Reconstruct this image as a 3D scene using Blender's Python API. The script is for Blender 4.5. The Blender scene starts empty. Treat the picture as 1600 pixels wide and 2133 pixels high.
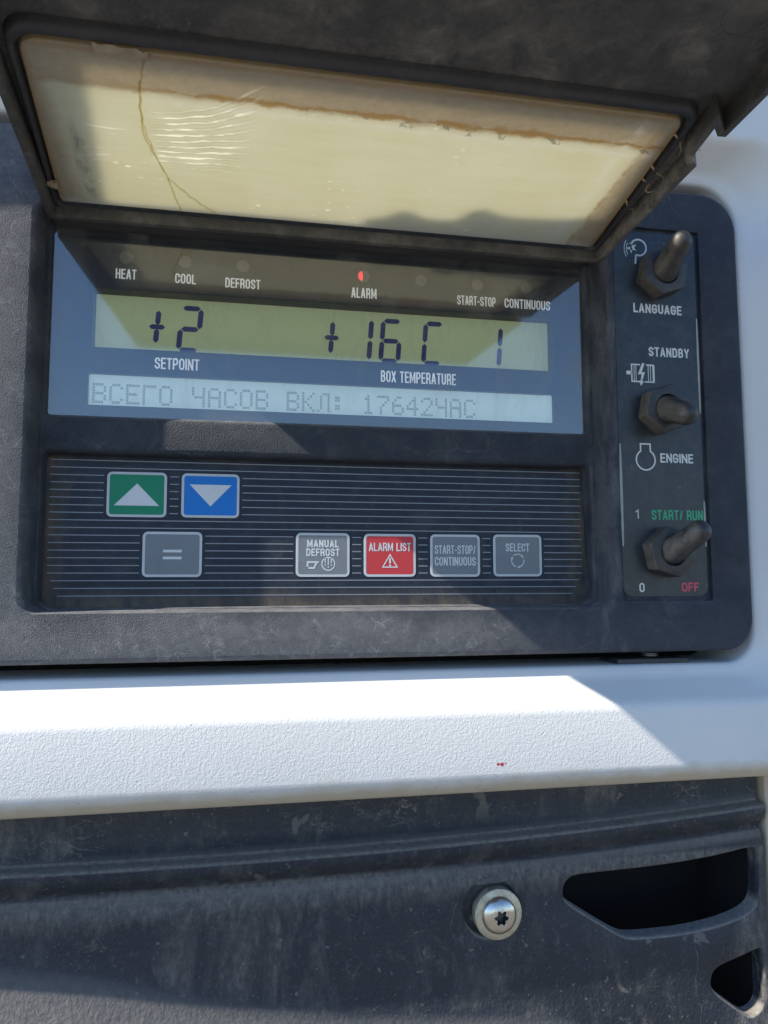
import bpy, bmesh, math, random
from mathutils import Vector, Matrix
from mathutils.geometry import delaunay_2d_cdt

random.seed(7)
S = bpy.context.scene
COL = S.collection
R = math.radians

# ------------------------------------------------------------------ camera
cam_d = bpy.data.cameras.new('camera')
cam = bpy.data.objects.new('camera', cam_d)
COL.objects.link(cam)
yaw, pitch, roll = 0.1900, 0.09178, -0.00228
fwd = Vector((math.sin(yaw)*math.cos(pitch), math.cos(yaw)*math.cos(pitch), math.sin(pitch)))
right = Vector((math.cos(yaw), -math.sin(yaw), 0))
up = right.cross(fwd)
r_ = math.cos(roll)*right + math.sin(roll)*up
u_ = -math.sin(roll)*right + math.cos(roll)*up
m4 = Matrix((r_, u_, -fwd)).transposed().to_4x4()
m4.translation = Vector((0, -0.280, 0))
cam.matrix_world = m4
cam_d.sensor_fit = 'VERTICAL'
cam_d.sensor_height = 24.0
cam_d.lens = 24.0*1570/2133
cam_d.clip_start = 0.005
cam_d.clip_end = 400
S.camera = cam

# ------------------------------------------------------------------ light
SUN = Vector((-5.0, -1.0, 4.4)).normalized()          # towards the sun
w = bpy.data.worlds.new('World')
S.world = w
w.use_nodes = True
nt = w.node_tree
sky = nt.nodes.new('ShaderNodeTexSky')
sky.sky_type = 'NISHITA'
sky.sun_disc = False
sky.dust_density = 0.0
sky.ozone_density = 6.0
sky.air_density = 1.0
sky.sun_elevation = math.asin(SUN.z)
sky.sun_rotation = math.atan2(SUN.x, SUN.y) % (2*math.pi)
nt.links.new(sky.outputs[0], nt.nodes['Background'].inputs[0])
nt.nodes['Background'].inputs[1].default_value = 0.125
sun_d = bpy.data.lights.new('sun', 'SUN')
sun_d.energy = 4.6
sun_d.angle = R(0.5)
sun_d.color = (1.0, 0.92, 0.78)
sun = bpy.data.objects.new('sun', sun_d)
sun.rotation_euler = SUN.to_track_quat('Z', 'Y').to_euler()
sun.location = SUN*3
COL.objects.link(sun)
S.view_settings.view_transform = 'Standard'
S.view_settings.look = 'None'
S.view_settings.exposure = 1.02
S.view_settings.gamma = 1.0
S.view_settings.use_curve_mapping = False

# ------------------------------------------------------------------ materials
class NT:
    def __init__(s, name, rough=.5, spec=.5, metal=0.0):
        s.m = bpy.data.materials.new(name)
        s.m.use_nodes = True
        s.t = s.m.node_tree
        s.b = s.t.nodes['Principled BSDF']
        s.out = s.t.nodes['Material Output']
        s.b.inputs['Roughness'].default_value = rough
        s.b.inputs['Specular IOR Level'].default_value = spec
        s.b.inputs['Metallic'].default_value = metal
        s.tc = s.t.nodes.new('ShaderNodeTexCoord')
        s.co = s.tc.outputs['Object']
    def node(s, k, **kw):
        n = s.t.nodes.new(k)
        for a, v in kw.items():
            setattr(n, a, v)
        return n
    def put(s, sock, v):
        if hasattr(v, 'is_output') or isinstance(v, bpy.types.NodeSocket):
            s.t.links.new(v, sock)
        elif isinstance(v, (tuple, list)) and len(v) == 3 and sock.type == 'RGBA':
            sock.default_value = (*v, 1)
        else:
            sock.default_value = v
    def mapping(s, sc=(1, 1, 1), loc=(0, 0, 0), rot=(0, 0, 0), vec=None):
        n = s.node('ShaderNodeMapping')
        n.inputs['Scale'].default_value = sc
        n.inputs['Location'].default_value = loc
        n.inputs['Rotation'].default_value = rot
        s.put(n.inputs['Vector'], vec or s.co)
        return n.outputs[0]
    def noise(s, scale, detail=4, rough=.55, dist=0, vec=None, col=False):
        n = s.node('ShaderNodeTexNoise')
        n.inputs['Scale'].default_value = scale
        n.inputs['Detail'].default_value = detail
        n.inputs['Roughness'].default_value = rough
        n.inputs['Distortion'].default_value = dist
        s.put(n.inputs['Vector'], vec or s.co)
        return n.outputs['Color' if col else 'Fac']
    def voro(s, scale, feat='DISTANCE_TO_EDGE', vec=None):
        n = s.node('ShaderNodeTexVoronoi', feature=feat)
        n.inputs['Scale'].default_value = scale
        s.put(n.inputs['Vector'], vec or s.co)
        return n.outputs['Distance']
    def ramp(s, fac, a, b, lo=0.0, hi=1.0):
        n = s.node('ShaderNodeMapRange', clamp=True)
        s.put(n.inputs[0], fac)
        n.inputs[1].default_value = a
        n.inputs[2].default_value = b
        n.inputs[3].default_value = lo
        n.inputs[4].default_value = hi
        return n.outputs[0]
    def mix(s, fac, a, b):
        n = s.node('ShaderNodeMix', data_type='RGBA')
        s.put(n.inputs[0], fac)
        s.put(n.inputs[6], a)
        s.put(n.inputs[7], b)
        return n.outputs[2]
    def math(s, op, a, b=0.0, c=None):
        n = s.node('ShaderNodeMath', operation=op)
        s.put(n.inputs[0], a)
        s.put(n.inputs[1], b)
        if c is not None:
            s.put(n.inputs[2], c)
        return n.outputs[0]
    def mul(s, a, b): return s.math('MULTIPLY', a, b)
    def mx(s, a, b): return s.math('MAXIMUM', a, b)
    def sep(s, vec=None):
        n = s.node('ShaderNodeSeparateXYZ')
        s.put(n.inputs[0], vec or s.co)
        return n.outputs
    def warp(s, scale, amt, vec=None, detail=4):
        """coordinates shaken by noise, amt in metres"""
        c = s.noise(scale, detail, .6, 0, vec, True)
        n1 = s.node('ShaderNodeVectorMath', operation='SUBTRACT')
        s.put(n1.inputs[0], c)
        n1.inputs[1].default_value = (.5, .5, .5)
        n2 = s.node('ShaderNodeVectorMath', operation='MULTIPLY_ADD')
        s.put(n2.inputs[0], n1.outputs[0])
        n2.inputs[1].default_value = (amt*2, amt*2, amt*2)
        s.put(n2.inputs[2], vec or s.co)
        return n2.outputs[0]
    def bump(s, h, strength=.5, dist=.0002, prev=None):
        n = s.node('ShaderNodeBump')
        n.inputs['Strength'].default_value = strength
        n.inputs['Distance'].default_value = dist
        s.put(n.inputs['Height'], h)
        if prev is not None:
            s.put(n.inputs['Normal'], prev)
        return n.outputs[0]
    def base(s, c): s.put(s.b.inputs['Base Color'], c)
    def normal(s, n): s.put(s.b.inputs['Normal'], n)
    def rough(s, v): s.put(s.b.inputs['Roughness'], v)
    def upness(s):
        g = s.node('ShaderNodeNewGeometry')
        return s.sep(g.outputs['Normal'])[2]

def plain(name, col, rough=.5, spec=.5, metal=0.0, var=0.0, vscale=300):
    n = NT(name, rough, spec, metal)
    if var:
        f = n.ramp(n.noise(vscale, 4), .3, .7)
        n.base(n.mix(f, tuple(c*(1-var) for c in col), tuple(min(1, c*(1+var)) for c in col)))
        n.rough(n.ramp(n.noise(vscale*.5, 3), .3, .7, rough*.85, min(1, rough*1.15)))
    else:
        n.base(col)
    return n.m

def weathered(name, base, dust, amt=.5, grain=900, bump=.5, rough=.55, cracks=.5, updust=.6, spec=.5, bd=.00018, specks=.3, stretch=(1, 1, 1), zone=None, lidwall=False):
    """old black moulded plastic: fine leather grain, chalky patches, hair cracks of dried dirt"""
    n = NT(name, rough, spec)
    st = n.mapping(stretch)
    big = n.noise(28, 6, .65, .4, st)
    mid = n.noise(110, 8, .7, .5, st)
    fine = n.noise(700, 4, .6, 0, st)
    patch = n.mul(n.ramp(big, .42, .72), n.ramp(mid, .35, .7))
    f = n.mul(patch, amt)
    f = n.mx(f, n.mul(n.ramp(mid, .5, .85), amt*.55))
    # cracked film of dried dirt
    wv = n.warp(90, .006, st, 6)
    ed = n.voro(75, vec=wv)
    line = n.ramp(ed, .0, .035, 1, 0)
    mask = n.ramp(n.noise(22, 4, .6, .3, n.mapping(stretch, (3.1, 1.7, 2.2))), .5, .66)
    cr = n.mul(n.mul(line, mask), n.mul(n.ramp(mid, .36, .52), cracks))
    ed2 = n.voro(260, vec=n.warp(300, .002, st, 4))
    cr2 = n.mul(n.mul(n.ramp(ed2, 0, .06, 1, 0), n.ramp(mid, .5, .68)), cracks*.5)
    f = n.mx(f, n.mx(cr, cr2))
    sp = n.mul(n.ramp(n.noise(1500, 2, .5), .7, .78), specks)
    f = n.mx(f, sp)
    if lidwall:   # brown dust of perished sealant on the wall beside the window
        X, Y, Z = n.sep(n.warp(60, .003))
        q = n.mul(n.mul(n.ramp(X, .139, .1425), n.ramp(X, .1495, .1465)), n.mul(n.ramp(Y, -.085, -.070), n.ramp(Y, .0, -.01)))
        f = n.mx(f, n.mul(n.mul(q, n.ramp(n.noise(150, 8, .75, .6), .34, .6)), .9))
    if zone:      # dirt, painted paler where sun falls and thinned towards the lid's shade (x limit, z limit, left border), metres
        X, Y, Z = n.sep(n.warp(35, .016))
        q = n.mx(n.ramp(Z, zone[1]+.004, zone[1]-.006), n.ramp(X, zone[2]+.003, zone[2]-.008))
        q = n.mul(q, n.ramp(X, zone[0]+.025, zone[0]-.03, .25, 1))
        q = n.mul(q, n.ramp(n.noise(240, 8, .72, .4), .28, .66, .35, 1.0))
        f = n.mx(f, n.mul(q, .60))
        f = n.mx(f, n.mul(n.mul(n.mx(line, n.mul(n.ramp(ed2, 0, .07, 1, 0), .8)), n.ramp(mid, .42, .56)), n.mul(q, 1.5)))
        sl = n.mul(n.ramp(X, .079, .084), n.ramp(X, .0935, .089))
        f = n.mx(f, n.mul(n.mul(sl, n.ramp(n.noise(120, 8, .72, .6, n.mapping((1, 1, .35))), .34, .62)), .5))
    if updust:
        u = n.mul(n.ramp(n.upness(), .35, .9), n.ramp(n.noise(160, 6, .7), .3, .62, .35, 1.0))
        f = n.mx(f, n.mul(u, updust))
    c0 = n.mix(n.ramp(fine, .3, .7), tuple(c*.8 for c in base), tuple(c*1.25 for c in base))
    n.base(n.mix(f, c0, dust))
    g = n.noise(grain, 3, .55, .2)
    h = n.math('ADD', n.ramp(g, .35, .65), n.mul(f, .25))
    b1 = n.bump(h, bump, bd)
    b2 = n.bump(n.noise(45, 3), .25, .0015, b1)
    n.normal(b2)
    n.rough(n.math('ADD', n.ramp(fine, .2, .8, rough-.06, rough+.06), n.mul(f, .25)))
    return n.m

BLACK = (.036, .038, .045)
M = {}
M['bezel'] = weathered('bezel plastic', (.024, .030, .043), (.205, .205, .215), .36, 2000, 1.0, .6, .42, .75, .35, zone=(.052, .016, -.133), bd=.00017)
M['lid'] = weathered('lid plastic', (.048, .047, .046), (.27, .24, .21), .95, 1500, .35, .6, .6, 0, bd=.00012, specks=.5, lidwall=True)
M['lid_edge'] = weathered('lid rim plastic', (.03, .031, .036), (.15, .13, .11), .35, 1300, .3, .5, .3, .3)

def m_grille():
    n = NT('grille plastic', .5)
    x, y, z = n.sep()
    z = n.math('DIVIDE', n.math('SUBTRACT', z, .2), 1.0268)
    st = n.mapping((1, 1, .22))
    streak = n.noise(60, 7, .7, .6, st)
    big = n.noise(22, 5, .62, .5)
    mid = n.noise(150, 9, .75, .5)
    grit = n.noise(520, 6, .75, .2, n.mapping((1, 1, .6)))
    f = n.mul(n.mul(n.ramp(streak, .48, .66), n.ramp(big, .40, .62)), n.ramp(grit, .36, .66, .12, .85))
    f = n.mx(f, n.mul(n.mul(n.ramp(mid, .54, .72), n.ramp(grit, .4, .6)), .45))
    scab = n.mul(n.ramp(n.noise(75, 4, .55, .8), .655, .675), n.ramp(n.noise(18, 3), .5, .58))
    f = n.mx(f, n.mul(scab, .40))
    # dust that settled along the step, thick just under it and fraying downwards
    dz = n.math('SUBTRACT', z, -.1085)
    comb = n.noise(260, 8, .78, .3, n.mapping((1, 1, .35)))
    band = n.mul(n.ramp(n.math('ADD', dz, n.mul(n.math('SUBTRACT', comb, .5), .026)), -.0095, .001, 0, 1), n.ramp(dz, .0035, .0015, 0, 1))
    f = n.mx(f, n.mul(n.mul(band, n.ramp(grit, .34, .62, .2, 1)), .75))
    fine = n.noise(1100, 3, .6)
    spk = n.mul(n.ramp(n.noise(950, 2, .5), .665, .72), .45)
    f2 = n.mul(n.ramp(n.noise(330, 2, .4), .715, .75), .45)
    wl = n.voro(26, vec=n.mapping((1, 1, .10), vec=n.warp(120, .004)))
    runs = n.mul(n.ramp(wl, 0, .006, 1, 0), n.mul(n.ramp(n.noise(14, 3), .5, .62), n.ramp(mid, .42, .55)))
    ed = n.voro(90, vec=n.warp(70, .012, n.mapping((1, 1, 2.2)), 6))
    scr = n.mul(n.mul(n.ramp(ed, 0, .03, 1, 0), n.ramp(n.noise(30, 4), .5, .62)), n.ramp(z, -.103, -.094, 0, .85))
    f = n.mx(n.mx(f, n.mul(runs, .7)), n.mx(n.mx(spk, f2), scr))
    up = n.mul(n.ramp(n.upness(), .16, .5), n.ramp(grit, .3, .6, .45, .95))
    f = n.mx(f, up)
    base = n.mix(n.ramp(fine, .3, .7), (.011, .015, .025), (.021, .026, .038))
    n.base(n.mix(f, base, (.235, .215, .19)))
    g = n.noise(850, 3, .55, .3, n.mapping((1, 1, .75)))
    h = n.math('ADD', n.ramp(g, .35, .65), n.mul(f, .3))
    rough_lip = n.mul(n.ramp(n.noise(300, 6, .75), .35, .65), n.mul(n.ramp(z, -.112, -.107), n.ramp(z, -.0885, -.0935)))
    n.normal(n.bump(rough_lip, .8, .0006, n.bump(n.noise(60, 3), .2, .001, n.bump(h, .55, .00022))))
    n.rough(n.math('ADD', n.ramp(fine, .2, .8, .42, .55), n.mul(f, .3)))
    return n.m
M['grille'] = m_grille()

def m_white():
    n = NT('white gelcoat', .42, .4)
    x, y, z = n.sep()
    z = n.math('SUBTRACT', z, .077)
    tint = n.mix(n.ramp(n.noise(14, 4), .35, .65), (.62, .62, .615), (.67, .665, .655))
    # tan grime that hangs on the lower lip
    lip = n.ramp(n.math('ADD', z, n.mul(n.math('SUBTRACT', n.noise(90, 6, .65), .5), .008)), -.0685, -.0745, 0, .9)
    c = n.mix(lip, tint, (.46, .385, .28))
    hair = n.voro(60, vec=n.warp(120, .008, n.mapping((1, 1, 2.5)), 6))
    hm = n.mul(n.mul(n.ramp(hair, 0, .012, 1, 0), n.ramp(n.noise(45, 4), .55, .66)), n.ramp(z, -.064, -.072, .12, .7))
    c = n.mix(hm, c, (.18, .15, .12))
    spk = n.ramp(n.noise(330, 2, .4), .765, .79, 0, .8)
    c = n.mix(n.mul(spk, .7), c, (.25, .22, .19))
    blot = n.mul(n.ramp(n.noise(60, 6, .7), .55, .8), .22)
    c = n.mix(blot, c, (.62, .57, .48))
    n.base(c)
    # orange-peel grain, on the front face only, fading out on the bends
    fm = n.mul(n.ramp(z, -.071, -.067, 0, 1), n.ramp(z, -.042, -.046, 0, 1))
    g = n.noise(1000, 2, .5, 1.0)
    h = n.mul(n.ramp(g, .38, .62), n.math('ADD', n.mul(fm, .95), .05))
    n.normal(n.bump(h, .45, .00013))
    return n.m
M['white'] = m_white()

M['dark'] = plain('dark interior', (.006, .006, .007), .8, .2)
M['core'] = plain('radiator core', (.012, .012, .013), .7, .2)
M['rubber'] = None
def m_rubber():
    n = NT('dusty rubber', .5, .6)
    mid = n.noise(260, 7, .7, .3)
    f = n.mx(n.mul(n.ramp(mid, .45, .8), .5), n.mul(n.ramp(n.noise(1400, 3), .6, .75), .3))
    g = n.node('ShaderNodeNewGeometry')
    sides = n.sep(g.outputs['Normal'])[0]
    f = n.mx(f, n.mul(n.mul(n.ramp(sides, -.3, -.8), n.ramp(mid, .25, .55)), .95))  # left-facing sides paler: brown dust plus painted warm light
    n.base(n.mix(f, (.016, .016, .017), (.15, .13, .11)))
    n.normal(n.bump(n.noise(1500, 3), .15, .00006))
    n.rough(n.ramp(mid, .3, .7, .34, .6))
    return n.m
M['rubber'] = m_rubber()
def m_label():
    n = NT('switch label film', .32, .5)
    mid = n.noise(150, 8, .72, .4)
    wl = n.voro(45, vec=n.warp(200, .006))
    sc = n.mul(n.mul(n.ramp(wl, 0, .012, 1, 0), n.ramp(n.noise(50, 4), .56, .64)), .6)
    f = n.mx(n.mx(n.mul(n.ramp(mid, .45, .8), .22), n.mul(n.ramp(n.noise(900, 2), .69, .75), .5)), sc)
    n.base(n.mix(f, (.017, .021, .028), (.20, .195, .19)))
    n.normal(n.bump(n.noise(500, 3), .12, .0001))
    n.rough(n.ramp(mid, .3, .7, .28, .42))
    return n.m
M['label'] = m_label()
def m_film(name, col, dirt=(.16, .14, .11), amt=.3, rough=.36):
    n = NT(name, rough, .45)
    mid = n.noise(120, 8, .72, .5)
    f = n.mx(n.mul(n.ramp(mid, .48, .85), amt), n.mul(n.ramp(n.noise(1000, 2), .70, .76), .25))
    n.base(n.mix(f, col, dirt))
    n.normal(n.bump(n.noise(1300, 2, .5), .5, .00016))
    n.b.inputs['Specular IOR Level'].default_value = .25
    return n.m
def m_membrane(*a, **k):
    m = m_film(*a, **k)
    n = NT.__new__(NT)
    n.m, n.t = m, m.node_tree
    n.b = n.t.nodes['Principled BSDF']
    n.tc = n.node('ShaderNodeTexCoord')
    n.co = n.tc.outputs['Object']
    x, y, z = n.sep(n.warp(90, .003))
    e = n.mx(n.mx(n.ramp(x, .073, .083), n.ramp(x, -.121, -.131)), n.ramp(z, .026, .019))
    e = n.mul(e, n.ramp(n.noise(160, 8, .72, .4, n.mapping((1, 1, .5))), .3, .62))
    old = n.b.inputs['Base Color'].links[0].from_socket
    n.base(n.mix(n.mul(e, .75), old, (.15, .115, .08)))
    return m
M['membrane'] = m_membrane('keypad film', (.016, .023, .038), (.15, .15, .155), .3, .45)
M['stripe'] = m_film('stripe ink', (.28, .30, .34), (.2, .18, .15), .5)
M['key_rim'] = m_film('key rim ink', (.50, .53, .56), (.3, .27, .22), .25)
M['key_grey'] = m_film('grey key ink', (.175, .20, .225), (.10, .09, .08), .3)
M['key_red'] = m_film('red key ink', (.50, .045, .055), (.35, .10, .08), .3)
M['key_green'] = m_film('green key ink', (.006, .21, .115), (.05, .17, .1), .3)
M['key_blue'] = m_film('blue key ink', (.006, .17, .56), (.05, .14, .3), .3)
M['legend'] = m_film('legend ink', (.60, .63, .66), (.4, .38, .33), .3)
M['ink'] = m_film('white ink', (.62, .63, .60), (.4, .37, .3), .35)
n_ = NT('back-lit lettering', .4)
n_.base((.62, .63, .60))
n_.b.inputs['Emission Color'].default_value = (.9, .95, 1, 1)
n_.b.inputs['Emission Strength'].default_value = .13
M['ink_lit'] = n_.m
M['ink_green'] = plain('green ink', (.02, .36, .17), .4)
M['ink_red'] = plain('red ink', (.55, .06, .09), .4)
M['glue'] = m_film('dried glue', (.34, .37, .33), (.2, .2, .17), .5, .5)
M['mask'] = m_film('display mask', (.022, .030, .042), (.08, .075, .065), .35, .4)
def m_lcd(name, col, glow, k):
    n = NT(name, .35)
    f = n.ramp(n.noise(45, 3), .3, .7)
    n.base(n.mix(f, tuple(c*.93 for c in col), col))
    n.b.inputs['Emission Color'].default_value = (*glow, 1)
    n.b.inputs['Emission Strength'].default_value = k
    return n.m
M['lcd'] = m_lcd('lcd glass', (.26, .32, .16), (.48, .56, .33), .135)      # the glasses are back-lit
M['lcd2'] = m_lcd('dot matrix lcd', (.40, .48, .44), (.50, .68, .70), .17)
M['seg'] = plain('lcd segment', (.018, .024, .155), .5)
n_ = NT('lcd dot', .5)
n_.base((.05, .07, .08))
n_.b.inputs['Alpha'].default_value = .42
M['dot'] = n_.m
M['led'] = plain('led lens', (.115, .11, .10), .3)
n_ = NT('lit led', .3)
n_.base((.5, .02, .155))
n_.b.inputs['Emission Color'].default_value = (1, .05, .04, 1)
n_.b.inputs['Emission Strength'].default_value = .55
M['led_on'] = n_.m

def m_window():
    """scuffed clear plastic: see-through, strong smooth reflection, thin smears of dust"""
    n = NT('display window plastic')
    n.t.nodes.remove(n.b)
    tr = n.node('ShaderNodeBsdfTransparent')
    gl = n.node('ShaderNodeBsdfGlossy')
    gl.inputs['Roughness'].default_value = .06
    df = n.node('ShaderNodeBsdfDiffuse')
    df.inputs['Color'].default_value = (.36, .34, .31, 1)
    fr = n.node('ShaderNodeFresnel')
    fr.inputs['IOR'].default_value = 2.6
    m1 = n.node('ShaderNodeMixShader')
    geo = n.node('ShaderNodeNewGeometry')
    facing = n.math('SUBTRACT', 1.0, geo.outputs['Backfacing'])     # only the outer face shines
    n.put(m1.inputs[0], n.mul(fr.outputs[0], facing))
    n.put(m1.inputs[1], tr.outputs[0])
    n.put(m1.inputs[2], gl.outputs[0])
    x, y, z = n.sep()
    x = n.math('ADD', x, .060)
    z = n.math('SUBTRACT', z, .028)
    sm = n.noise(60, 7, .7, 1.2, n.mapping((1, 1, .45), rot=(0, R(25), 0)))
    f = n.mul(n.ramp(sm, .50, .76), .22)
    ex = n.mx(n.ramp(x, -.058, -.070, 0, 1), n.ramp(x, .130, .141, 0, 1))
    e = n.mul(n.mx(ex, n.ramp(z, .070, .062, 0, .6)), n.ramp(n.noise(130, 7, .7, .5), .4, .75, .05, .4))
    f = n.mx(f, e)
    f = n.math('ADD', f, .025)
    lines = n.mul(n.ramp(n.voro(70, vec=n.warp(60, .02, n.mapping((1, 1, .2), rot=(0, R(30), 0)))), 0, .01, 1, 0), .10)
    f = n.mx(f, n.mul(lines, n.ramp(n.noise(40, 3), .5, .65)))
    m2 = n.node('ShaderNodeMixShader')
    n.put(m2.inputs[0], n.mul(f, facing))
    n.put(m2.inputs[1], m1.outputs[0])
    n.put(m2.inputs[2], df.outputs[0])
    n.put(n.out.inputs[0], m2.outputs[0])
    return n.m
M['window'] = m_window()

def m_pane():
    """yellowed translucent lid window with a glued border, rust-brown stain lines and frosting"""
    n = NT('yellowed window plastic')
    n.t.nodes.remove(n.b)
    wv = n.warp(130, .0022, None, 6)
    x, y, z = n.sep(wv)
    L = n.mul(y, -1.0)
    x0, y0, z0 = n.sep()
    L0 = n.mul(y0, -1.0)
    # far border line: L about 66 mm, near border about 3 mm, sides at -56 / 131 mm
    far = n.math('SUBTRACT', L, .0655)
    fine = n.noise(260, 7, .72, .5)
    big = n.noise(35, 4, .6, .4)
    inside = n.ramp(far, -.0012, .0008, 1, 0)
    lf = n.ramp(x, -.0605, -.055, 0, 1)
    rt = n.ramp(x, .1335, .1295, 0, 1)
    nr = n.ramp(L, -.0005, .0035, 0, 1)
    core = n.mul(n.mul(inside, lf), n.mul(rt, nr))
    border = n.mix(n.ramp(fine, .3, .75), (.52, .46, .35), (.66, .60, .47))
    grain = n.noise(260, 6, .7, .3, n.mapping((.15, 1, 1)))
    inner = n.mix(n.ramp(grain, .3, .7), (.755, .735, .57), (.81, .79, .645))
    inner = n.mix(n.ramp(big, .4, .7, 0, .35), inner, (.85, .84, .73))
    c = n.mix(core, border, inner)
    # whitish frost just inside the border
    frost = n.mul(n.ramp(n.math('ABSOLUTE', n.math('ADD', far, .0035)), .0, .0024, 1, 0), n.ramp(fine, .35, .6, .25, .9))
    frost = n.mul(frost, n.ramp(x0, -.035, -.02))
    fr2 = n.mul(n.ramp(n.math('ABSOLUTE', n.math('SUBTRACT', x, .124)), 0, .0035, 1, 0), n.ramp(fine, .4, .65))
    fr3 = n.mul(n.ramp(n.math('ABSOLUTE', n.math('SUBTRACT', L, .005)), 0, .003, 1, 0), n.ramp(fine, .3, .6, .2, .9))
    c = n.mix(n.mul(n.mx(frost, n.mx(fr2, fr3)), .75), c, (.86, .85, .80))
    # stains
    thick = n.ramp(n.noise(60, 5, .7, .6), .38, .72, .0001, .0036)
    st = n.ramp(n.math('DIVIDE', n.math('ABSOLUTE', n.math('SUBTRACT', far, .0012)), thick), .35, 1.0, 1, 0)
    st = n.mul(st, n.mul(n.ramp(x0, -.045, -.01, .25, 1), n.ramp(fine, .3, .5, .3, 1)))
    c = n.mix(n.mul(st, .75), c, (.46, .29, .09))
    st2 = n.mul(n.ramp(n.math('ABSOLUTE', n.math('SUBTRACT', x, .1315)), .0, .0016, 1, 0), n.ramp(fine, .4, .65))
    st3 = n.mul(n.ramp(n.math('SUBTRACT', L0, .0775), .0, .0022, 0, 1), n.ramp(fine, .3, .6, .3, .9))
    st4 = n.ramp(L0, .0022, -.0006, 0, .7)
    rim = n.mx(n.ramp(n.math('ADD', x0, n.mul(L0, .0772)), .1400, .1425), n.ramp(n.math('SUBTRACT', x0, n.mul(L0, .07)), -.0640, -.0660))
    rim = n.mul(n.mx(rim, n.ramp(L0, .0035, .0008)), n.ramp(fine, .25, .55, .4, 1))
    c = n.mix(n.mul(n.mx(n.mx(st2, rim), n.mx(st3, st4)), .75), c, (.46, .29, .11))
    blk = n.mul(n.ramp(n.noise(190, 3, .5, .8), .60, .64), n.ramp(n.math('ABSOLUTE', n.math('ADD', far, .0012)), .001, .0022, 1, 0))
    c = n.mix(n.mul(n.mul(blk, n.ramp(x0, .0, .06)), .6), c, (.20, .19, .15))
    smear = n.mul(n.mul(n.ramp(n.math('ABSOLUTE', n.math('ADD', x, .0535)), .0006, .0026, 1, 0), n.mul(n.ramp(L0, .006, .012), n.ramp(L0, .052, .040))), n.ramp(n.noise(210, 7, .75, .4, n.mapping((1, .4, 1))), .42, .60))
    c = n.mix(n.mul(smear, .6), c, (.25, .25, .21))
    # creases of the film: a fan to the right of the crack, short ones to its left, and scattered blisters; their glints are painted as paler film
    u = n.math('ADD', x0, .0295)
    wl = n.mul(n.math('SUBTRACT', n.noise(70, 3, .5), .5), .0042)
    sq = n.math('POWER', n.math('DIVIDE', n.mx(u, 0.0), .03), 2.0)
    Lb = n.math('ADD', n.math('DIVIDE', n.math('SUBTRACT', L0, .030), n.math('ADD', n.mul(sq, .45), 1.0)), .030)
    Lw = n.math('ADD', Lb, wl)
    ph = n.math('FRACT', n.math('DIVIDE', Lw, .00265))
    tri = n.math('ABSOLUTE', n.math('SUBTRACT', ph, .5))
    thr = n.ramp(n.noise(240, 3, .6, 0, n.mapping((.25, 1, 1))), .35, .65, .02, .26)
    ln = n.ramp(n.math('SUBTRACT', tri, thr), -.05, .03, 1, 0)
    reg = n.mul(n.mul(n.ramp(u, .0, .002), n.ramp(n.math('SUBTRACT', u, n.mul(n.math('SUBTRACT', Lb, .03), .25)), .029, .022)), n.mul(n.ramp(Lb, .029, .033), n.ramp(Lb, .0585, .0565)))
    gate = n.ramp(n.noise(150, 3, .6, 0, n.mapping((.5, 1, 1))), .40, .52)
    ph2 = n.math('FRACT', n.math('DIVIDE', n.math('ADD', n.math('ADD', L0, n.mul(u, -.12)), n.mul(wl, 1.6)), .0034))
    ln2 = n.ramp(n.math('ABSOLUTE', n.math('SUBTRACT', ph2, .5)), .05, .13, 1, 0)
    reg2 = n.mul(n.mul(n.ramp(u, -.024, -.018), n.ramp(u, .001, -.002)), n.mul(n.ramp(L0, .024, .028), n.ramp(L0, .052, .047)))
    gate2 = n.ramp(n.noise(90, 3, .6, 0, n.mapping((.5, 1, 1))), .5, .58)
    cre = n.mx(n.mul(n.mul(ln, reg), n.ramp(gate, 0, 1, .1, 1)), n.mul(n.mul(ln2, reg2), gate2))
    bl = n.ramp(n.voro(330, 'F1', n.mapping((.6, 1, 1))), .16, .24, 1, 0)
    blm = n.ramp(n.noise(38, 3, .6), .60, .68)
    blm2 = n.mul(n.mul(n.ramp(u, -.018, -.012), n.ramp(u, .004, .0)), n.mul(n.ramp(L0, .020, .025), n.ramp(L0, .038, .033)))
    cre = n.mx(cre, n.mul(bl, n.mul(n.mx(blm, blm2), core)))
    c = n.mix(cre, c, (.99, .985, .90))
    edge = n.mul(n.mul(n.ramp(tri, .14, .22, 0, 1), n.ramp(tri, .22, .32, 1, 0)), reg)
    c = n.mix(n.mul(edge, .30), c, (.42, .38, .24))  # dark line beside each crease, its relief shading put into the colour
    df = n.node('ShaderNodeBsdfDiffuse')
    n.put(df.inputs[0], c)
    tl = n.node('ShaderNodeBsdfTranslucent')
    n.put(tl.inputs[0], c)
    gl = n.node('ShaderNodeBsdfGlossy')
    gl.inputs['Roughness'].default_value = .22
    b = n.bump(n.ramp(n.noise(170, 4, .6, .2, n.mapping((.4, 1, 1))), .3, .7), .25, .0004)
    b = n.bump(cre, .6, .0004, b)
    for q in (gl, df):
        n.put(q.inputs['Normal'], b)
    m1 = n.node('ShaderNodeMixShader')
    n.put(m1.inputs[0], n.mx(n.ramp(core, 0, 1, .5, .56), n.mul(cre, .80)))
    n.put(m1.inputs[1], df.outputs[0])
    n.put(m1.inputs[2], tl.outputs[0])
    m2 = n.node('ShaderNodeMixShader')
    m2.inputs[0].default_value = .06
    n.put(m2.inputs[1], m1.outputs[0])
    n.put(m2.inputs[2], gl.outputs[0])
    n.put(n.out.inputs[0], m2.outputs[0])
    return n.m
M['pane'] = m_pane()

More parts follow.
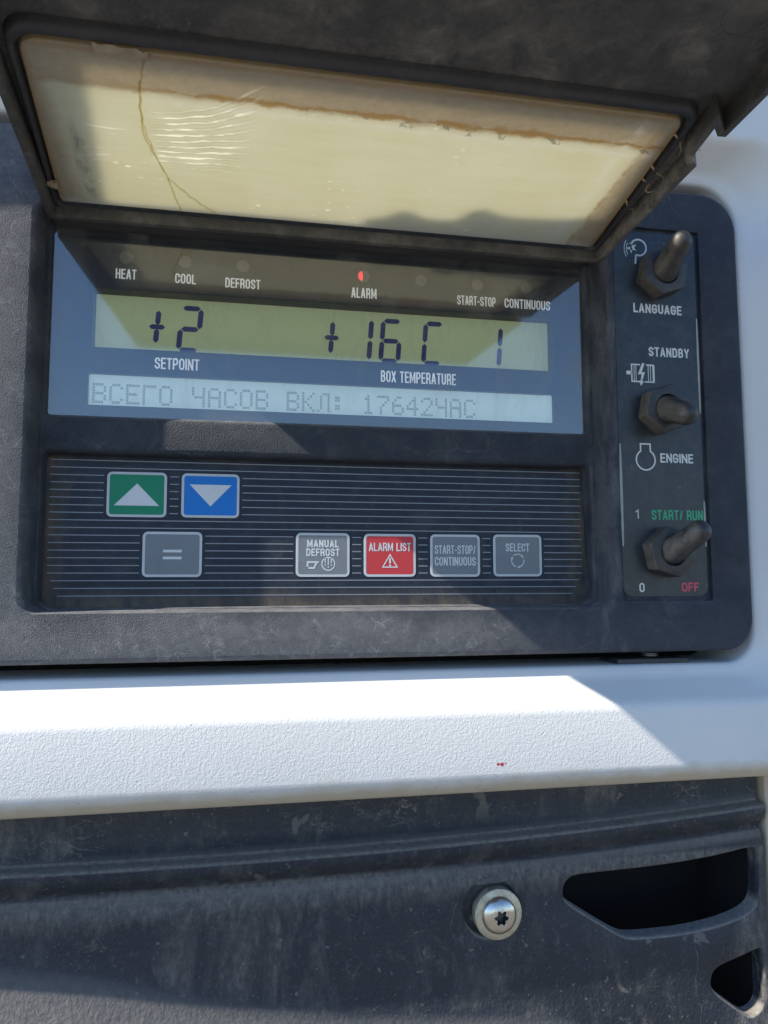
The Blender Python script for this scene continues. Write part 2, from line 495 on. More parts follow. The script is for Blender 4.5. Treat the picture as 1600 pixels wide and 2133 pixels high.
def m_crease(name, tint, dif, k_gl, k_df):
    """thin clear film standing up in a fold: mostly see-through, glints of what lies below it"""
    n = NT(name)
    n.t.nodes.remove(n.b)
    tr = n.node('ShaderNodeBsdfTransparent')
    tr.inputs[0].default_value = (*tint, 1)
    gl = n.node('ShaderNodeBsdfGlossy')
    gl.inputs['Roughness'].default_value = .18
    df = n.node('ShaderNodeBsdfTranslucent')
    df.inputs[0].default_value = (*dif, 1)
    m1 = n.node('ShaderNodeMixShader')
    m1.inputs[0].default_value = k_gl
    n.put(m1.inputs[1], tr.outputs[0])
    n.put(m1.inputs[2], gl.outputs[0])
    m2 = n.node('ShaderNodeMixShader')
    m2.inputs[0].default_value = k_df
    n.put(m2.inputs[1], m1.outputs[0])
    n.put(m2.inputs[2], df.outputs[0])
    n.put(n.out.inputs[0], m2.outputs[0])
    return n.m
M['crack'] = m_crease('cracked film', (.955, .915, .77), (.85, .8, .62), .10, .06)
M['glue_brown'] = plain('brown glue', (.42, .31, .19), .6, .3, 0, .5, 250)
M['tape'] = plain('torn tape', (.34, .27, .19), .6, .3, 0, .25, 250)

def m_metal(name, col, rough, var=.2):
    n = NT(name, rough, .5, 1.0)
    f = n.noise(500, 6, .7, .3)
    n.base(n.mix(n.ramp(f, .3, .75), tuple(c*(1-var) for c in col), col))
    n.rough(n.ramp(n.noise(260, 5, .7), .3, .7, rough*.7, rough*1.4))
    n.normal(n.bump(f, .12, .0001))
    return n.m
M['zinc'] = m_metal('zinc plated steel', (.74, .70, .62), .27, .3)
M['zinc_dull'] = m_metal('dull zinc', (.74, .68, .54), .6, .4)
M['steel'] = m_metal('spring steel', (.5, .48, .45), .35)
M['steel_dark'] = m_metal('recess shade steel', (.16, .16, .17), .5)  # darker steel that paints the shade inside the screw's star recess
def m_ground():
    n = NT('dusty concrete', .9, .2)
    n.base(n.mix(n.ramp(n.noise(3, 6), .3, .7), (.13, .122, .11), (.18, .168, .15)))
    return n.m
M['ground'] = m_ground()

# ------------------------------------------------------------------ mesh helpers (all numbers in millimetres)
FRONT = lambda u, v, d: (u, d, v)        # panel: x right, z up, depth into the panel
LID = lambda u, v, d: (u, -v, d)         # lid: x right, out from the hinge, up

def rr(x0, x1, z0, z1, r=0.0, n=7):
    """rounded rectangle, counter-clockwise; r one radius or four (bl, br, tr, tl)"""
    rs = r if isinstance(r, (tuple, list)) else (r,)*4
    pts = []
    for (cx, cz, a0, rad) in ((x0, z0, 180, rs[0]), (x1, z0, 270, rs[1]), (x1, z1, 0, rs[2]), (x0, z1, 90, rs[3])):
        sx = 1 if cx == x0 else -1
        sz = 1 if cz == z0 else -1
        rad = max(rad, .01)
        for k in range(n+1):
            a = R(a0+90*k/n)
            pts.append((cx+sx*rad+rad*math.cos(a), cz+sz*rad+rad*math.sin(a)))
    return pts

def circ(cx, cz, r, n=40):
    return [(cx+r*math.cos(2*math.pi*k/n), cz+r*math.sin(2*math.pi*k/n)) for k in range(n)]

def area(lp):
    return .5*sum(lp[i-1][0]*lp[i][1]-lp[i][0]*lp[i-1][1] for i in range(len(lp)))

def off(lp, d):
    """move a counter-clockwise outline outwards by d"""
    if abs(d) < 1e-9:
        return list(lp)
    out, N = [], len(lp)
    for i in range(N):
        a, b, c = Vector(lp[i-1]), Vector(lp[i]), Vector(lp[(i+1) % N])
        e1, e2 = (b-a), (c-b)
        if e1.length < 1e-7: e1 = e2
        if e2.length < 1e-7: e2 = e1
        e1, e2 = e1.normalized(), e2.normalized()
        n1, n2 = Vector((e1.y, -e1.x)), Vector((e2.y, -e2.x))
        m = n1+n2
        if m.length < 1e-6: m = n1.copy()
        m.normalize()
        k = max(.35, m.dot(n1))
        out.append((b.x+m.x*d/k, b.y+m.y*d/k))
    return out

def smooth_loop(lp, it=1):
    for _ in range(it):
        q = []
        for i in range(len(lp)):
            a, b = lp[i], lp[(i+1) % len(lp)]
            q += [(a[0]*.75+b[0]*.25, a[1]*.75+b[1]*.25), (a[0]*.25+b[0]*.75, a[1]*.25+b[1]*.75)]
        lp = q
    return lp

class MB:
    def __init__(s, mp=FRONT):
        s.v, s.f, s.mp = [], [], mp
    def ring(s, lp, d):
        i = len(s.v)
        s.v += [s.mp(p[0], p[1], d) for p in lp]
        return list(range(i, i+len(lp)))
    def loft(s, rings, closed=True):
        ids = [s.ring(lp, d) for lp, d in rings]
        for A, B in zip(ids, ids[1:]):
            N = len(A)
            for i in range(N if closed else N-1):
                j = (i+1) % N
                s.f.append((A[i], A[j], B[j], B[i]))
        return ids
    def fill(s, loops, d, extra=()):
        """flat face with holes: loops[0] outer"""
        pts, ed = [], []
        for lp in loops:
            i = len(pts)
            pts += [Vector((p[0], p[1])) for p in lp]
            ed += [(i+k, i+(k+1) % len(lp)) for k in range(len(lp))]
        pts += [Vector(p) for p in extra]
        vo, _, fo, *_r = delaunay_2d_cdt(pts, ed, [], 0, 1e-6)
        base = len(s.v)
        s.v += [s.mp(p.x, p.y, d) for p in vo]
        def inside(x, y, lp):
            c = False
            for k in range(len(lp)):
                (xa, ya), (xb, yb) = lp[k-1], lp[k]
                if (ya > y) != (yb > y) and x < (xb-xa)*(y-ya)/(yb-ya)+xa:
                    c = not c
            return c
        for f in fo:
            cx = sum(vo[k].x for k in f)/len(f)
            cy = sum(vo[k].y for k in f)/len(f)
            if inside(cx, cy, loops[0]) and not any(inside(cx, cy, h) for h in loops[1:]):
                s.f.append(tuple(base+k for k in f))
    def cap(s, ids):
        s.f.append(tuple(ids))
    def plate(s, outer, holes=(), front=0.0, back=5.0, bev=.5, steps=3, hbev=None, backface=True, hback=None):
        """slab with rounded front edges, outer outline and holes at their full size behind the edge"""
        hbev = bev if hbev is None else hbev
        def prof(b):
            if b <= 0: return [(0, front)]
            return [(b*(1-math.sin(a)), front+b*(1-math.cos(a))) for a in [math.pi/2*k/steps for k in range(steps+1)]]
        sg = 1 if back > front else -1
        fix = lambda q: [(i, front+(d-front)*sg) for i, d in q]
        po, ph = fix(prof(bev)), fix(prof(hbev))
        s.loft([(off(outer, -i), d) for i, d in po]+[(outer, back)])
        for h in holes:
            s.loft([(off(h, i), d) for i, d in ph]+[(h, back if hback is None else hback)])
        s.fill([off(outer, -po[0][0])]+[off(h, ph[0][0]) for h in holes], front)
        if backface:
            s.fill([outer]+list(holes), back)
    def box(s, x0, x1, z0, z1, d0, d1):
        s.plate(rr(x0, x1, z0, z1, 0, 1), (), d0, d1, 0)
    def stroke(s, pts, w, d, closed=False, h=.03):
        """flat ribbon of width w along pts, thickness h"""
        N = len(pts)
        L_, R_ = [], []
        for i in range(N):
            a = Vector(pts[i-1] if (i or closed) else pts[0])
            b = Vector(pts[(i+1) % N] if (i < N-1 or closed) else pts[-1])
            t = (b-a).normalized()
            nx, nz = -t.y*w/2, t.x*w/2
            if closed or 0 < i < N-1:
                t1 = (Vector(pts[i])-a).normalized()
                t2 = (b-Vector(pts[i])).normalized()
                tm = t1+t2
                if tm.length > 1e-4:
                    tm.normalize()
                    k = min(2.2, 1/max(.2, tm.dot(t1)))
                    nx, nz = -tm.y*w/2*k, tm.x*w/2*k
            L_.append((pts[i][0]+nx, pts[i][1]+nz))
            R_.append((pts[i][0]-nx, pts[i][1]-nz))
        base = len(s.v)
        for q in (L_, R_):
            s.v += [s.mp(p[0], p[1], d) for p in q]
        for i in range(N if closed else N-1):
            j = (i+1) % N
            s.f.append((base+i, base+j, base+N+j, base+N+i))
    def poly(s, pts, d):
        s.fill([pts], d)
    def tube(s, pts, r, n=8, closed=False):
        """round tube through 3-D points; r number or list"""
        N = len(pts)
        P = [Vector(p) for p in pts]
        rings = []
        for i in range(N):
            a = P[i-1] if (i or closed) else P[0]
            b = P[(i+1) % N] if (i < N-1 or closed) else P[-1]
            t = (b-a).normalized()
            k = Vector((0, 0, 1)) if abs(t.z) < .9 else Vector((1, 0, 0))
            e1 = t.cross(k).normalized()
            e2 = t.cross(e1)
            rad = r[i] if isinstance(r, (list, tuple)) else r
            i0 = len(s.v)
            s.v += [tuple(P[i]+rad*(math.cos(2*math.pi*q/n)*e1+math.sin(2*math.pi*q/n)*e2)) for q in range(n)]
            rings.append(list(range(i0, i0+n)))
        for i in range(N if closed else N-1):
            A, B = rings[i], rings[(i+1) % N]
            for q in range(n):
                s.f.append((A[q], A[(q+1) % n], B[(q+1) % n], B[q]))
        if not closed:
            s.f.append(tuple(rings[0][::-1]))
            s.f.append(tuple(rings[-1]))
    def build(s, name, mat, parent=None, smooth=True, angle=35, recalc=True):
        me = bpy.data.meshes.new(name)
        me.from_pydata([tuple(c*.001 for c in v) for v in s.v], [], s.f)
        bm = bmesh.new()
        bm.from_mesh(me)
        bmesh.ops.remove_doubles(bm, verts=bm.verts, dist=2e-6)
        if recalc:
            bmesh.ops.recalc_face_normals(bm, faces=bm.faces)
        bm.to_mesh(me)
        bm.free()
        if smooth:
            me.shade_smooth()
            me.set_sharp_from_angle(angle=R(angle))
        me.materials.append(mat)
        o = bpy.data.objects.new(name, me)
        COL.objects.link(o)
        if parent is not None:
            o.parent = parent
        return o

def tag(o, label=None, cat=None, group=None, kind=None):
    if label: o['label'] = label
    if cat: o['category'] = cat
    if group: o['group'] = group
    if kind: o['kind'] = kind
    return o

def root(name, label, cat, loc=(0, 0, 0), rot=(0, 0, 0)):
    o = bpy.data.objects.new(name, None)
    o.empty_display_size = .02
    COL.objects.link(o)
    o.location = tuple(c*.001 for c in loc)
    o.rotation_euler = rot
    return tag(o, label, cat)

def ell(cx, cy, rx, ry, a0, a1, n=8):
    return [(cx+rx*math.cos(R(a0+(a1-a0)*k/n)), cy+ry*math.sin(R(a0+(a1-a0)*k/n))) for k in range(n+1)]
KK = .26
def _o(k=KK): return ell(.5, 1-k, .5, k, 0, 180, 10)+ell(.5, k, .5, k, 180, 360, 10)
_bow = lambda y0, y1, x=1.0: [(0, y1), (x-.42, y1)]+ell(x-.42, (y0+y1)/2, .42, (y1-y0)/2, 90, -90, 10)+[(0, y0)]
GL = {   # condensed grotesque capitals: (relative width, [(points, closed)])
 'A': (1.06, [([(0, 0), (.44, 1), (.56, 1), (1, 0)], 0), ([(.2, .27), (.8, .27)], 0)]),
 'B': (1.0, [(_bow(.53, 1, .94), 0), (_bow(0, .53), 0), ([(0, 0), (0, 1)], 0)]),
 'C': (1.0, [([(1, .66)]+[(1, 1-KK)]+ell(.5, 1-KK, .5, KK, 0, 180, 10)+ell(.5, KK, .5, KK, 180, 360, 10)+[(1, .34)], 0)]),
 'D': (1.0, [([(0, 0), (0, 1), (.5, 1)]+ell(.5, 1-KK, .5, KK, 90, 0, 6)+ell(.5, KK, .5, KK, 0, -90, 6), 1)]),
 'E': (.84, [([(1, 1), (0, 1), (0, 0), (1, 0)], 0), ([(0, .52), (.9, .52)], 0)]),
 'F': (.80, [([(1, 1), (0, 1), (0, 0)], 0), ([(0, .50), (.88, .50)], 0)]),
 'G': (1.0, [([(1, .70), (1, 1-KK)]+ell(.5, 1-KK, .5, KK, 0, 180, 10)+ell(.5, KK, .5, KK, 180, 330, 8)+[(1, .22), (1, .47), (.55, .47)], 0)]),
 'H': (1.0, [([(0, 0), (0, 1)], 0), ([(1, 0), (1, 1)], 0), ([(0, .51), (1, .51)], 0)]),
 'I': (0, [([(0, 0), (0, 1)], 0)]),
 'L': (.80, [([(0, 1), (0, 0), (1, 0)], 0)]),
 'M': (1.42, [([(0, 0), (0, 1)], 0), ([(1, 0), (1, 1)], 0), ([(.05, 1), (.5, .155), (.95, 1)], 0)]),
 'N': (1.05, [([(0, 0), (0, 1)], 0), ([(1, 0), (1, 1)], 0), ([(.04, 1), (.96, 0)], 0)]),
 'O': (1.0, [(_o(), 1)]), '0': (.92, [(_o(), 1)]),
 'P': (.98, [(_bow(.44, 1), 0), ([(0, 0), (0, 1)], 0)]),
 'R': (1.0, [(_bow(.46, 1, .98), 0), ([(0, 0), (0, 1)], 0), ([(.55, .46), (.92, .36), (.98, .2), (1, 0)], 0)]),
 'S': (.98, [([(1, .72), (1, .76)]+ell(.5, .76, .5, .24, 0, 180, 8)+[(.02, .68), (.2, .57), (.8, .43), (.98, .32)]+ell(.5, .24, .5, .24, 0, -180, 8)+[(0, .29)], 0)]),
 'T': (.92, [([(0, 1), (1, 1)], 0), ([(.5, 0), (.5, 1)], 0)]),
 'U': (1.0, [([(0, 1)]+ell(.5, KK, .5, KK, 180, 360, 10)+[(1, 1)], 0)]),
 'X': (1.0, [([(0, 0), (1, 1)], 0), ([(0, 1), (1, 0)], 0)]),
 'Y': (1.0, [([(0, 1), (.5, .45), (1, 1)], 0), ([(.5, .48), (.5, 0)], 0)]),
 '1': (.42, [([(0, .76), (.55, .86), (1, 1), (1, 0)], 0)]),
 '/': (.55, [([(0, -.05), (1, 1.05)], 0)]), '-': (.45, [([(0, .42), (1, .42)], 0)]), ' ': (.30, [])}
def words_bm(mb, text, cx, cz, w, h, d, bold=.15):
    """condensed capitals filling a w x h box, drawn as flat ink strokes into mb"""
    t = min(h*bold, w/len(text)*.27)
    gap = t*.62
    tot = sum(GL[c][0] for c in text)
    fixed = len(text)*t+(len(text)-1)*gap
    u = (w-fixed)/tot
    x = cx-w/2
    for c in text:
        gw, strokes = GL[c]
        cw = gw*u
        for k, (pts, cl) in enumerate(strokes):
            P_ = [(x+t/2+p[0]*cw, cz-h/2+t/2+p[1]*(h-t)) for p in pts]
            if not cl:          # butt the ends out to the full height of the letter
                for e, f in ((0, 1), (-1, -2)):
                    v = Vector((P_[e][0]-P_[f][0], P_[e][1]-P_[f][1]))
                    if pts[e][1] in (0, 1) and pts[f][1] != pts[e][1] or (pts[e][1] == pts[f][1] and c in 'ELFTG-'):
                        v = v.normalized()*t/2
                        P_[e] = (P_[e][0]+v.x, P_[e][1]+v.y)
            mb.stroke(P_, t, d-.004*k, bool(cl))
        x += cw+t+gap
    return mb

def lettering(text, cx, cz, w, h, d, mat, parent, name='lettering', bold=.155):
    return words_bm(MB(), text, cx, cz, w, h, d, bold).build(name, mat, parent, False)

def arc(cx, cz, r, a0, a1, n=20, rz=None):
    return [(cx+r*math.cos(R(a0+(a1-a0)*k/n)), cz+(rz or r)*math.sin(R(a0+(a1-a0)*k/n))) for k in range(n+1)]

# ------------------------------------------------------------------ setting
g = MB()
g.box(-40000, 40000, -40000, 40000, -1450, -1460)
g.mp = FRONT
gm = MB(lambda u, v, d: (u, v, d))
gm.fill([rr(-60000, 60000, -60000, 60000, 0, 1)], -1450)
go = gm.build('ground', M['ground'], None, False)
tag(go, kind='structure')

# white housing of the unit: front face, a pocket with a sloping rim round the control panel, a lip at the bottom
housing = root('unit_housing', 'white textured housing of the refrigeration unit around the black control panel', 'housing', (60, 0, -77))
HX = lambda u, v, d: (u-60, d, v+77)
mb = MB(HX)
hx = lambda o: rr(-150-o, 211.6+o*(1+.09*o), -33.6-o, 172+o, tuple(max(1, q+o) for q in (14, 12.5, 17, 14)), 10)
rim = [(0, 34), (0, 5.2), (.35, 4.0), (1.2, 3.2), (3.2, 2.6), (4.6, 1.8), (6.0, .2), (11.2, -8.4), (12.6, -10.4), (14.0, -11.5), (15.8, -12.0)]
# the outer edge runs down into the lower lip instead of an ordinary square border
ids = mb.loft([(hx(o), d) for o, d in rim])
fx0, fx1, fz0, fz1 = -330, 420, -69.5, 420
mb.fill([rr(fx0, fx1, fz0, fz1, 0, 1), hx(15.8)], -12)
lip = [(-12, -69.5), (-11.9, -71.0), (-11.3, -72.6), (-10.2, -74.2), (-9.0, -75.6), (-8.2, -76.6), (-7.4, -77.0), (-4, -77.2), (14, -77.2)]
i0 = len(mb.v)
for d, z in lip:
    for x in (fx0, fx1):
        mb.v.append(mb.mp(x, z, d))
for k in range(len(lip)-1):
    a = i0+2*k
    mb.f.append((a, a+1, a+3, a+2))
sides = MB(HX)
mb.build('housing_shell', M['white'], housing, True, 40)
bk = MB(HX)
bk.fill([rr(-330, 420, -77, 420, 0, 1)], 36)
bk.build('pocket_back', M['dark'], housing, False)
# unseen slab added overhead, its bumpy edge shaped to shade lid window and panel
hd = MB(lambda u, v, d: (u-60, v, d+77))
hd.plate([(-136, -12.5), (-134, -40), (-126, -42.5), (-122, -47), (-117, -46.5), (-114, -43), (-99, -44.5), (-94, -51.5), (-89, -53), (-85, -49), (-60, -51), (-49, -53.5), (75, -56), (420, -56), (420, -12.5)][::-1], (), 300, 420, 1.5)
hd.build('shade_slab', M['white'], housing)
# the white side of the housing beyond the grille
sd = MB(HX)
sd.plate(rr(217.0, 420, -300, -78.2, 1.5, 4), (), 8.0, 30, 1.2)
sd.build('side_panel', M['white'], housing)
sm = MB(HX)
for (a, b, c) in ((93.6, -66.2, .55), (95.0, -66.3, .7), (96.4, -66.0, .3)):
    sm.poly(circ(a, b, c, 10), -12.03)
sm.build('red_paint_fleck', plain('red fleck', (.45, .03, .05), .5), housing, False)

# ------------------------------------------------------------------ lower grille panel
grille = root('grille_panel', 'dusty black plastic grille panel with dark openings under the white ledge', 'grille', (60, 0, -200))
bow = lambda u: -2.6*min(1.6, max(0, (30-u)/105))**1.5
def flare(u, v):
    """the foot of the panel turns outwards below a line that falls to the right"""
    K_ = [(-260, -103), (-77, -121), (-45, -128), (-5, -140), (40, -150), (90, -155), (125, -159), (150, -185), (209, -400)]
    for (a, b), (c, d) in zip(K_, K_[1:]):
        if a <= u <= c:
            t = max(0, b+(d-b)*(u-a)/(c-a)-v)
            return -.42*t*t/(t+6)
    return 0
GX = lambda u, v, d: (u*1.0268-60, d+7.5+bow(u)+flare(u, v), v*1.0268+200)    # the panel lies 7.5 mm behind the bezel's face
zr = lambda x: -97.0+2.0e-4*(x-15)**2
XR = 208.7
xs = [-200+k*(XR+200)/80 for k in range(81)]
prof = [(24, 3.2), (6, 3.2), (1.2, 3.1), (.6, 2.7), (.3, 1.6), (.12, -1.6), (-.25, -2.5), (-1.2, -3.0), (-3.2, -2.7), (-5.6, -1.0), (-7.6, 1.0), (-8.8, 1.9), (-9.8, 2.1), (-11.0, 1.6), (-12.6, .7), (-14.4, .15), (-16.5, 0)]
mb = MB(GX)
rows = []
for s_, d in prof:
    i0 = len(mb.v)
    for x in xs:
        z = zr(x)+s_ if s_ < 20 else -72
        mb.v.append(mb.mp(x, z, d))
    rows.append(list(range(i0, i0+len(xs))))
for A, B in zip(rows, rows[1:]):
    for i in range(len(xs)-1):
        mb.f.append((A[i], A[i+1], B[i+1], B[i]))
hole1 = [(122.9, -118.6), (123.2, -115.6), (125.0, -113.0), (128.2, -111.9), (141, -111.6), (154.1, -111.3), (169, -110.6), (183.1, -109.5), (196, -107.8), (204.6, -106.3), (206.2, -107.2), (206.6, -110), (206.6, -118), (206.3, -125.5), (204.6, -129.4), (200, -132.2), (190, -134.9), (175.6, -136.7), (161, -137.0), (150.5, -136.7), (146.5, -135.6), (140, -131.8), (125.2, -122.3), (123.6, -120.6)]
hole2 = [(183.4, -156.2), (184.4, -152.8), (187.0, -150.7), (193, -149.0), (200, -147.0), (205.2, -145.3), (206.5, -146.5), (206.6, -150), (206.6, -164.5), (205.2, -168.4), (201.0, -170.6), (198.4, -170.0), (194, -166.9), (186.4, -161.2), (184.0, -158.6)]
hole1, hole2 = [smooth_loop(list(reversed(h)) if area(h) < 0 else h, 2) for h in (hole1, hole2)]
bc = circ(93.9, -121.2, 11.2, 48)
top = [(x, zr(x)-16.5) for x in xs]
outer = [(-200, -260), (XR, -260)]+list(reversed(top))
hb = .9
mb.fill([outer, bc]+[off(h, hb) for h in (hole1, hole2)], 0, [(x, z) for x in range(-195, 172, 7) for z in range(-256, -114, 5) if (x < 110 or z < -140) and (x-94)**2+(z+121)**2 > 200])
for h in (hole1, hole2):
    mb.loft([(off(h, hb), 0), (off(h, hb*.4), .22), (off(h, .1), .8), (h, 2.2), (off(h, -.05), 7)])
mb.loft([(bc, 0), (off(bc, -.5), .25), (off(bc, -.8), 1), (off(bc, -.9), 3.2)])
mb.fill([off(bc, -.9)], 3.2)
e0 = len(mb.v)           # right-hand return of the panel
col_ = [(zr(XR)+s_ if s_ < 20 else -72, d) for s_, d in prof]+[(-260, 0)]
for z, d in col_:
    mb.v += [mb.mp(XR, z, d), mb.mp(XR, z, 7)]
for k in range(len(col_)-1):
    mb.f.append((e0+2*k, e0+2*k+1, e0+2*k+3, e0+2*k+2))
mb.build('grille_face', M['grille'], grille, True, 45)
bk = MB(GX)
bk.fill([rr(-200, 208.4, -260, -80, 0, 1)], 45)
for z0 in (-260,):
    bk.v += [GX(208.2, -260, 6.9), GX(208.2, -260, 45), GX(208.2, -80, 45), GX(208.2, -80, 6.9)]
    bk.f.append((len(bk.v)-4, len(bk.v)-3, len(bk.v)-2, len(bk.v)-1))
bk.build('radiator_core', M['core'], grille, False)
# flange-head screw
mb = MB(GX)
C0 = (96.4, -122.9)
NP = 72
def polar(rf): return [(C0[0]+rf(2*math.pi*k/NP)*math.cos(2*math.pi*k/NP), C0[1]+rf(2*math.pi*k/NP)*math.sin(2*math.pi*k/NP)) for k in range(NP)]
K = lambda r: polar(lambda a: r)
fl = MB(GX)
fl.loft([(K(8.7), 3.1), (K(9.1), 2.6), (K(9.2), -1.2), (K(9.0), -1.7), (K(8.6), -1.95), (K(6.6), -2.15)])
scr = fl.build('flange_screw', M['zinc_dull'], grille, True, 30)
tag(scr, 'zinc plated flange screw with star recess')
dome = [(6.75, -1.9), (6.7, -2.5), (6.4, -3.3), (5.8, -4.0), (4.9, -4.65), (3.8, -5.1), (2.9, -5.3)]
star = lambda s: polar(lambda a: s*(2.25+.5*math.cos(6*a+.5)))
mb.loft([(K(r), d) for r, d in dome]+[(star(1.06), -5.38), (star(1.0), -5.25)])
rc = MB(GX)
rc.loft([(star(1.0), -5.25), (star(.96), -2.4)])
rc.fill([star(.96)], -2.4)
rc.build('star_recess', M['steel_dark'], scr, True, 30)
mb.build('screw_dome', M['zinc'], scr, True, 30)

# ------------------------------------------------------------------ control panel
panel = root('control_panel', 'black control panel of a refrigeration unit with display, keypad and three toggle switches', 'control panel', (60, 0, -28))
PX = lambda u, v, d: (u-60, d, v+28)
CUR = [PX]
def B(): return MB(CUR[0])
def deep(f, dd): return lambda u, v, d: PX(u*f, v*f, d+dd)
def sc(lp, f): return [(p[0]*f, p[1]*f) for p in lp]
def plate_obj(name, mat, parent, *a, **k):
    m = B(); m.plate(*a, **k); return m.build(name, mat, parent)
def word(text, cx, cz, w, h, d, mat, parent, bold=.155, name='lettering'):
    return words_bm(B(), text, cx, cz, w, h, d, bold).build(name, mat, parent, False)

YB, YK, YD = 9.5, 17.0, 12.0
o_out = rr(-119, 209.9, -28.5, 166.6, (14, 13, 16, 14), 10)
o_in = rr(-75.5, 150.0, -11.2, 139, (6, 6, 6, 6), 10)
rec = rr(150.6+.9, 191.2, -8.2, 148.6, .6, 10)
mb = B()
bev = 2.2
pr = [(bev*(1-math.sin(a)), bev*(1-math.cos(a))) for a in [math.pi/2*k/4 for k in range(5)]]
mb.loft([(off(o_out, -i), d) for i, d in pr]+[(o_out, 13)])
# opening: rounded shoulder, then sloping walls down to the tray
b_in = sc(rr(-71.2, 143.6, -9.9, 135.6, 5.0, 10), 1.0087)
def lerp(a, b, t): return [(p[0]+(q[0]-p[0])*t, p[1]+(q[1]-p[1])*t) for p, q in zip(a, b)]
walls = [(0, 0), (.16, .12), (.34, .55), (.5, 1.4), (.64, 2.7), (.8, 4.6), (.93, 6.3), (1.0, YB)]
mb.loft([(lerp(o_in, b_in, t), d) for t, d in walls])
mb.loft([(off(rec, .35), 0), (off(rec, .1), .12), (rec, .4), (rec, 1.6)])
mb.fill([rec], 1.6)
mb.fill([off(o_out, -bev), o_in, off(rec, .35)], 0)
hD = sc(rr(-69.6, 140.8, 61.0, 134.0, 1.5, 10), 1.0095)
hK = sc(rr(-70.2, 141.9, -9.3, 47.0, (5, 5, 2, 2), 10), 1.010)
def shoulder(h, b, depth):
    q = [(b*(1-math.sin(a)), YB+b*(1-math.cos(a))) for a in [math.pi/2*k/4 for k in range(5)]]
    mb.loft([(off(h, i), d) for i, d in q]+[(h, depth)])
hDo = sc(rr(-70.4, 142.6, 58.4, 135.2, 1.5, 10), 1.0087)
hKo = sc(rr(-70.9, 143.2, -9.75, 49.2, (5, 5, 2, 2), 10), 1.0087)
for ho, h, depth in ((hDo, hD, YD+8), (hKo, hK, YK+.5)):
    mb.loft([(lerp(ho, h, math.sin(a)), YB+2.2*(1-math.cos(a))) for a in [math.pi/2*k/4 for k in range(5)]]+[(h, depth)])
mb.fill([b_in, hDo, hKo], YB)
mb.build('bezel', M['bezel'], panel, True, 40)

CUR[0] = deep(1.0097, 2.8)
# display: mask with two openings, LCD glasses behind, clear window in front
oL1 = rr(-55.2, 128.6, 87.5, 110.2, .6, 3)
oL2 = rr(-56.1, 128.0, 65.5, 77.6, .6, 3)
disp = plate_obj('display', M['mask'], panel, rr(-69.5, 140.7, 61.1, 133.9, 1, 3), (oL1, oL2), 10.2, 11.4, 0, hback=17.4)
tag(disp, 'lit display with two LCD lines behind a scuffed window')
mb = MB(PX); mb.plate(hD, (), YD, YD+.6, 0)
mb.build('display_window', M['window'], disp, False)
l1 = plate_obj('segment_lcd', M['lcd'], disp, rr(-58, 132, 85, 113, .5, 3), (), 16.5, 17.2, 0)
l2 = plate_obj('dot_lcd', M['lcd2'], disp, rr(-57.5, 124.6, 64.5, 79, .5, 3), (), 12.4, 13.2, 0)
plate_obj('dot_lcd_edge', M['lcd2'], disp, rr(124.6, 130, 64.5, 79, .5, 3), (), 12.0, 13.0, 0)

# big seven-segment figures
def seg_poly(p, q, t):
    (x0, z0), (x1, z1) = p, q
    d = Vector((x1-x0, z1-z0)); L_ = d.length; d.normalize()
    nx, nz = -d.y, d.x
    e = t/2
    pts = [(0, 0), (e, e), (L_-e, e), (L_, 0), (L_-e, -e), (e, -e)]
    return [(x0+d.x*a+nx*b, z0+d.y*a+nz*b) for a, b in pts]
def digit(mb, x0, z0, segs, W=7.2, H=16.8, t=2.05, sl=.075):
    P_ = {'a': ((0, H), (W, H)), 'b': ((W, H/2), (W, H)), 'c': ((W, 0), (W, H/2)), 'd': ((0, 0), (W, 0)), 'e': ((0, 0), (0, H/2)), 'f': ((0, H/2), (0, H)), 'g': ((0, H/2), (W, H/2))}
    for s_ in segs:
        p, q = P_[s_]
        d = Vector(q)-Vector(p); g_ = d.normalized()*.22
        poly = seg_poly((p[0]+g_.x, p[1]+g_.y), (q[0]-g_.x, q[1]-g_.y), t)
        mb.poly([(x0+a+sl*b, z0+b) for a, b in poly], 16.4)
def plus(mb, cx, cz):
    for pts in (((cx+.05, cz+.75), (cx+.5, cz+6.6)), ((cx-.6, cz-6.4), (cx-.1, cz-.75)), ((cx-3.1, cz), (cx+3.0, cz))):
        mb.poly(seg_poly(pts[0], pts[1], 2.0), 16.4)
seg = B(); plus(seg, -32.5, 98.6); digit(seg, -24.4, 90.0, 'abged'); seg.build('segment_figures', M['seg'], disp, False)
seg = B(); plus(seg, 35.6, 98.4); digit(seg, 43.6, 90.0, 'bc'); digit(seg, 55.7, 90.0, 'afgedc'); digit(seg, 73.7, 90.0, 'afed'); seg.build('segment_figures', M['seg'], disp, False)
seg = B(); digit(seg, 99.2, 90.2, 'bc'); seg.build('segment_figures', M['seg'], disp, False)

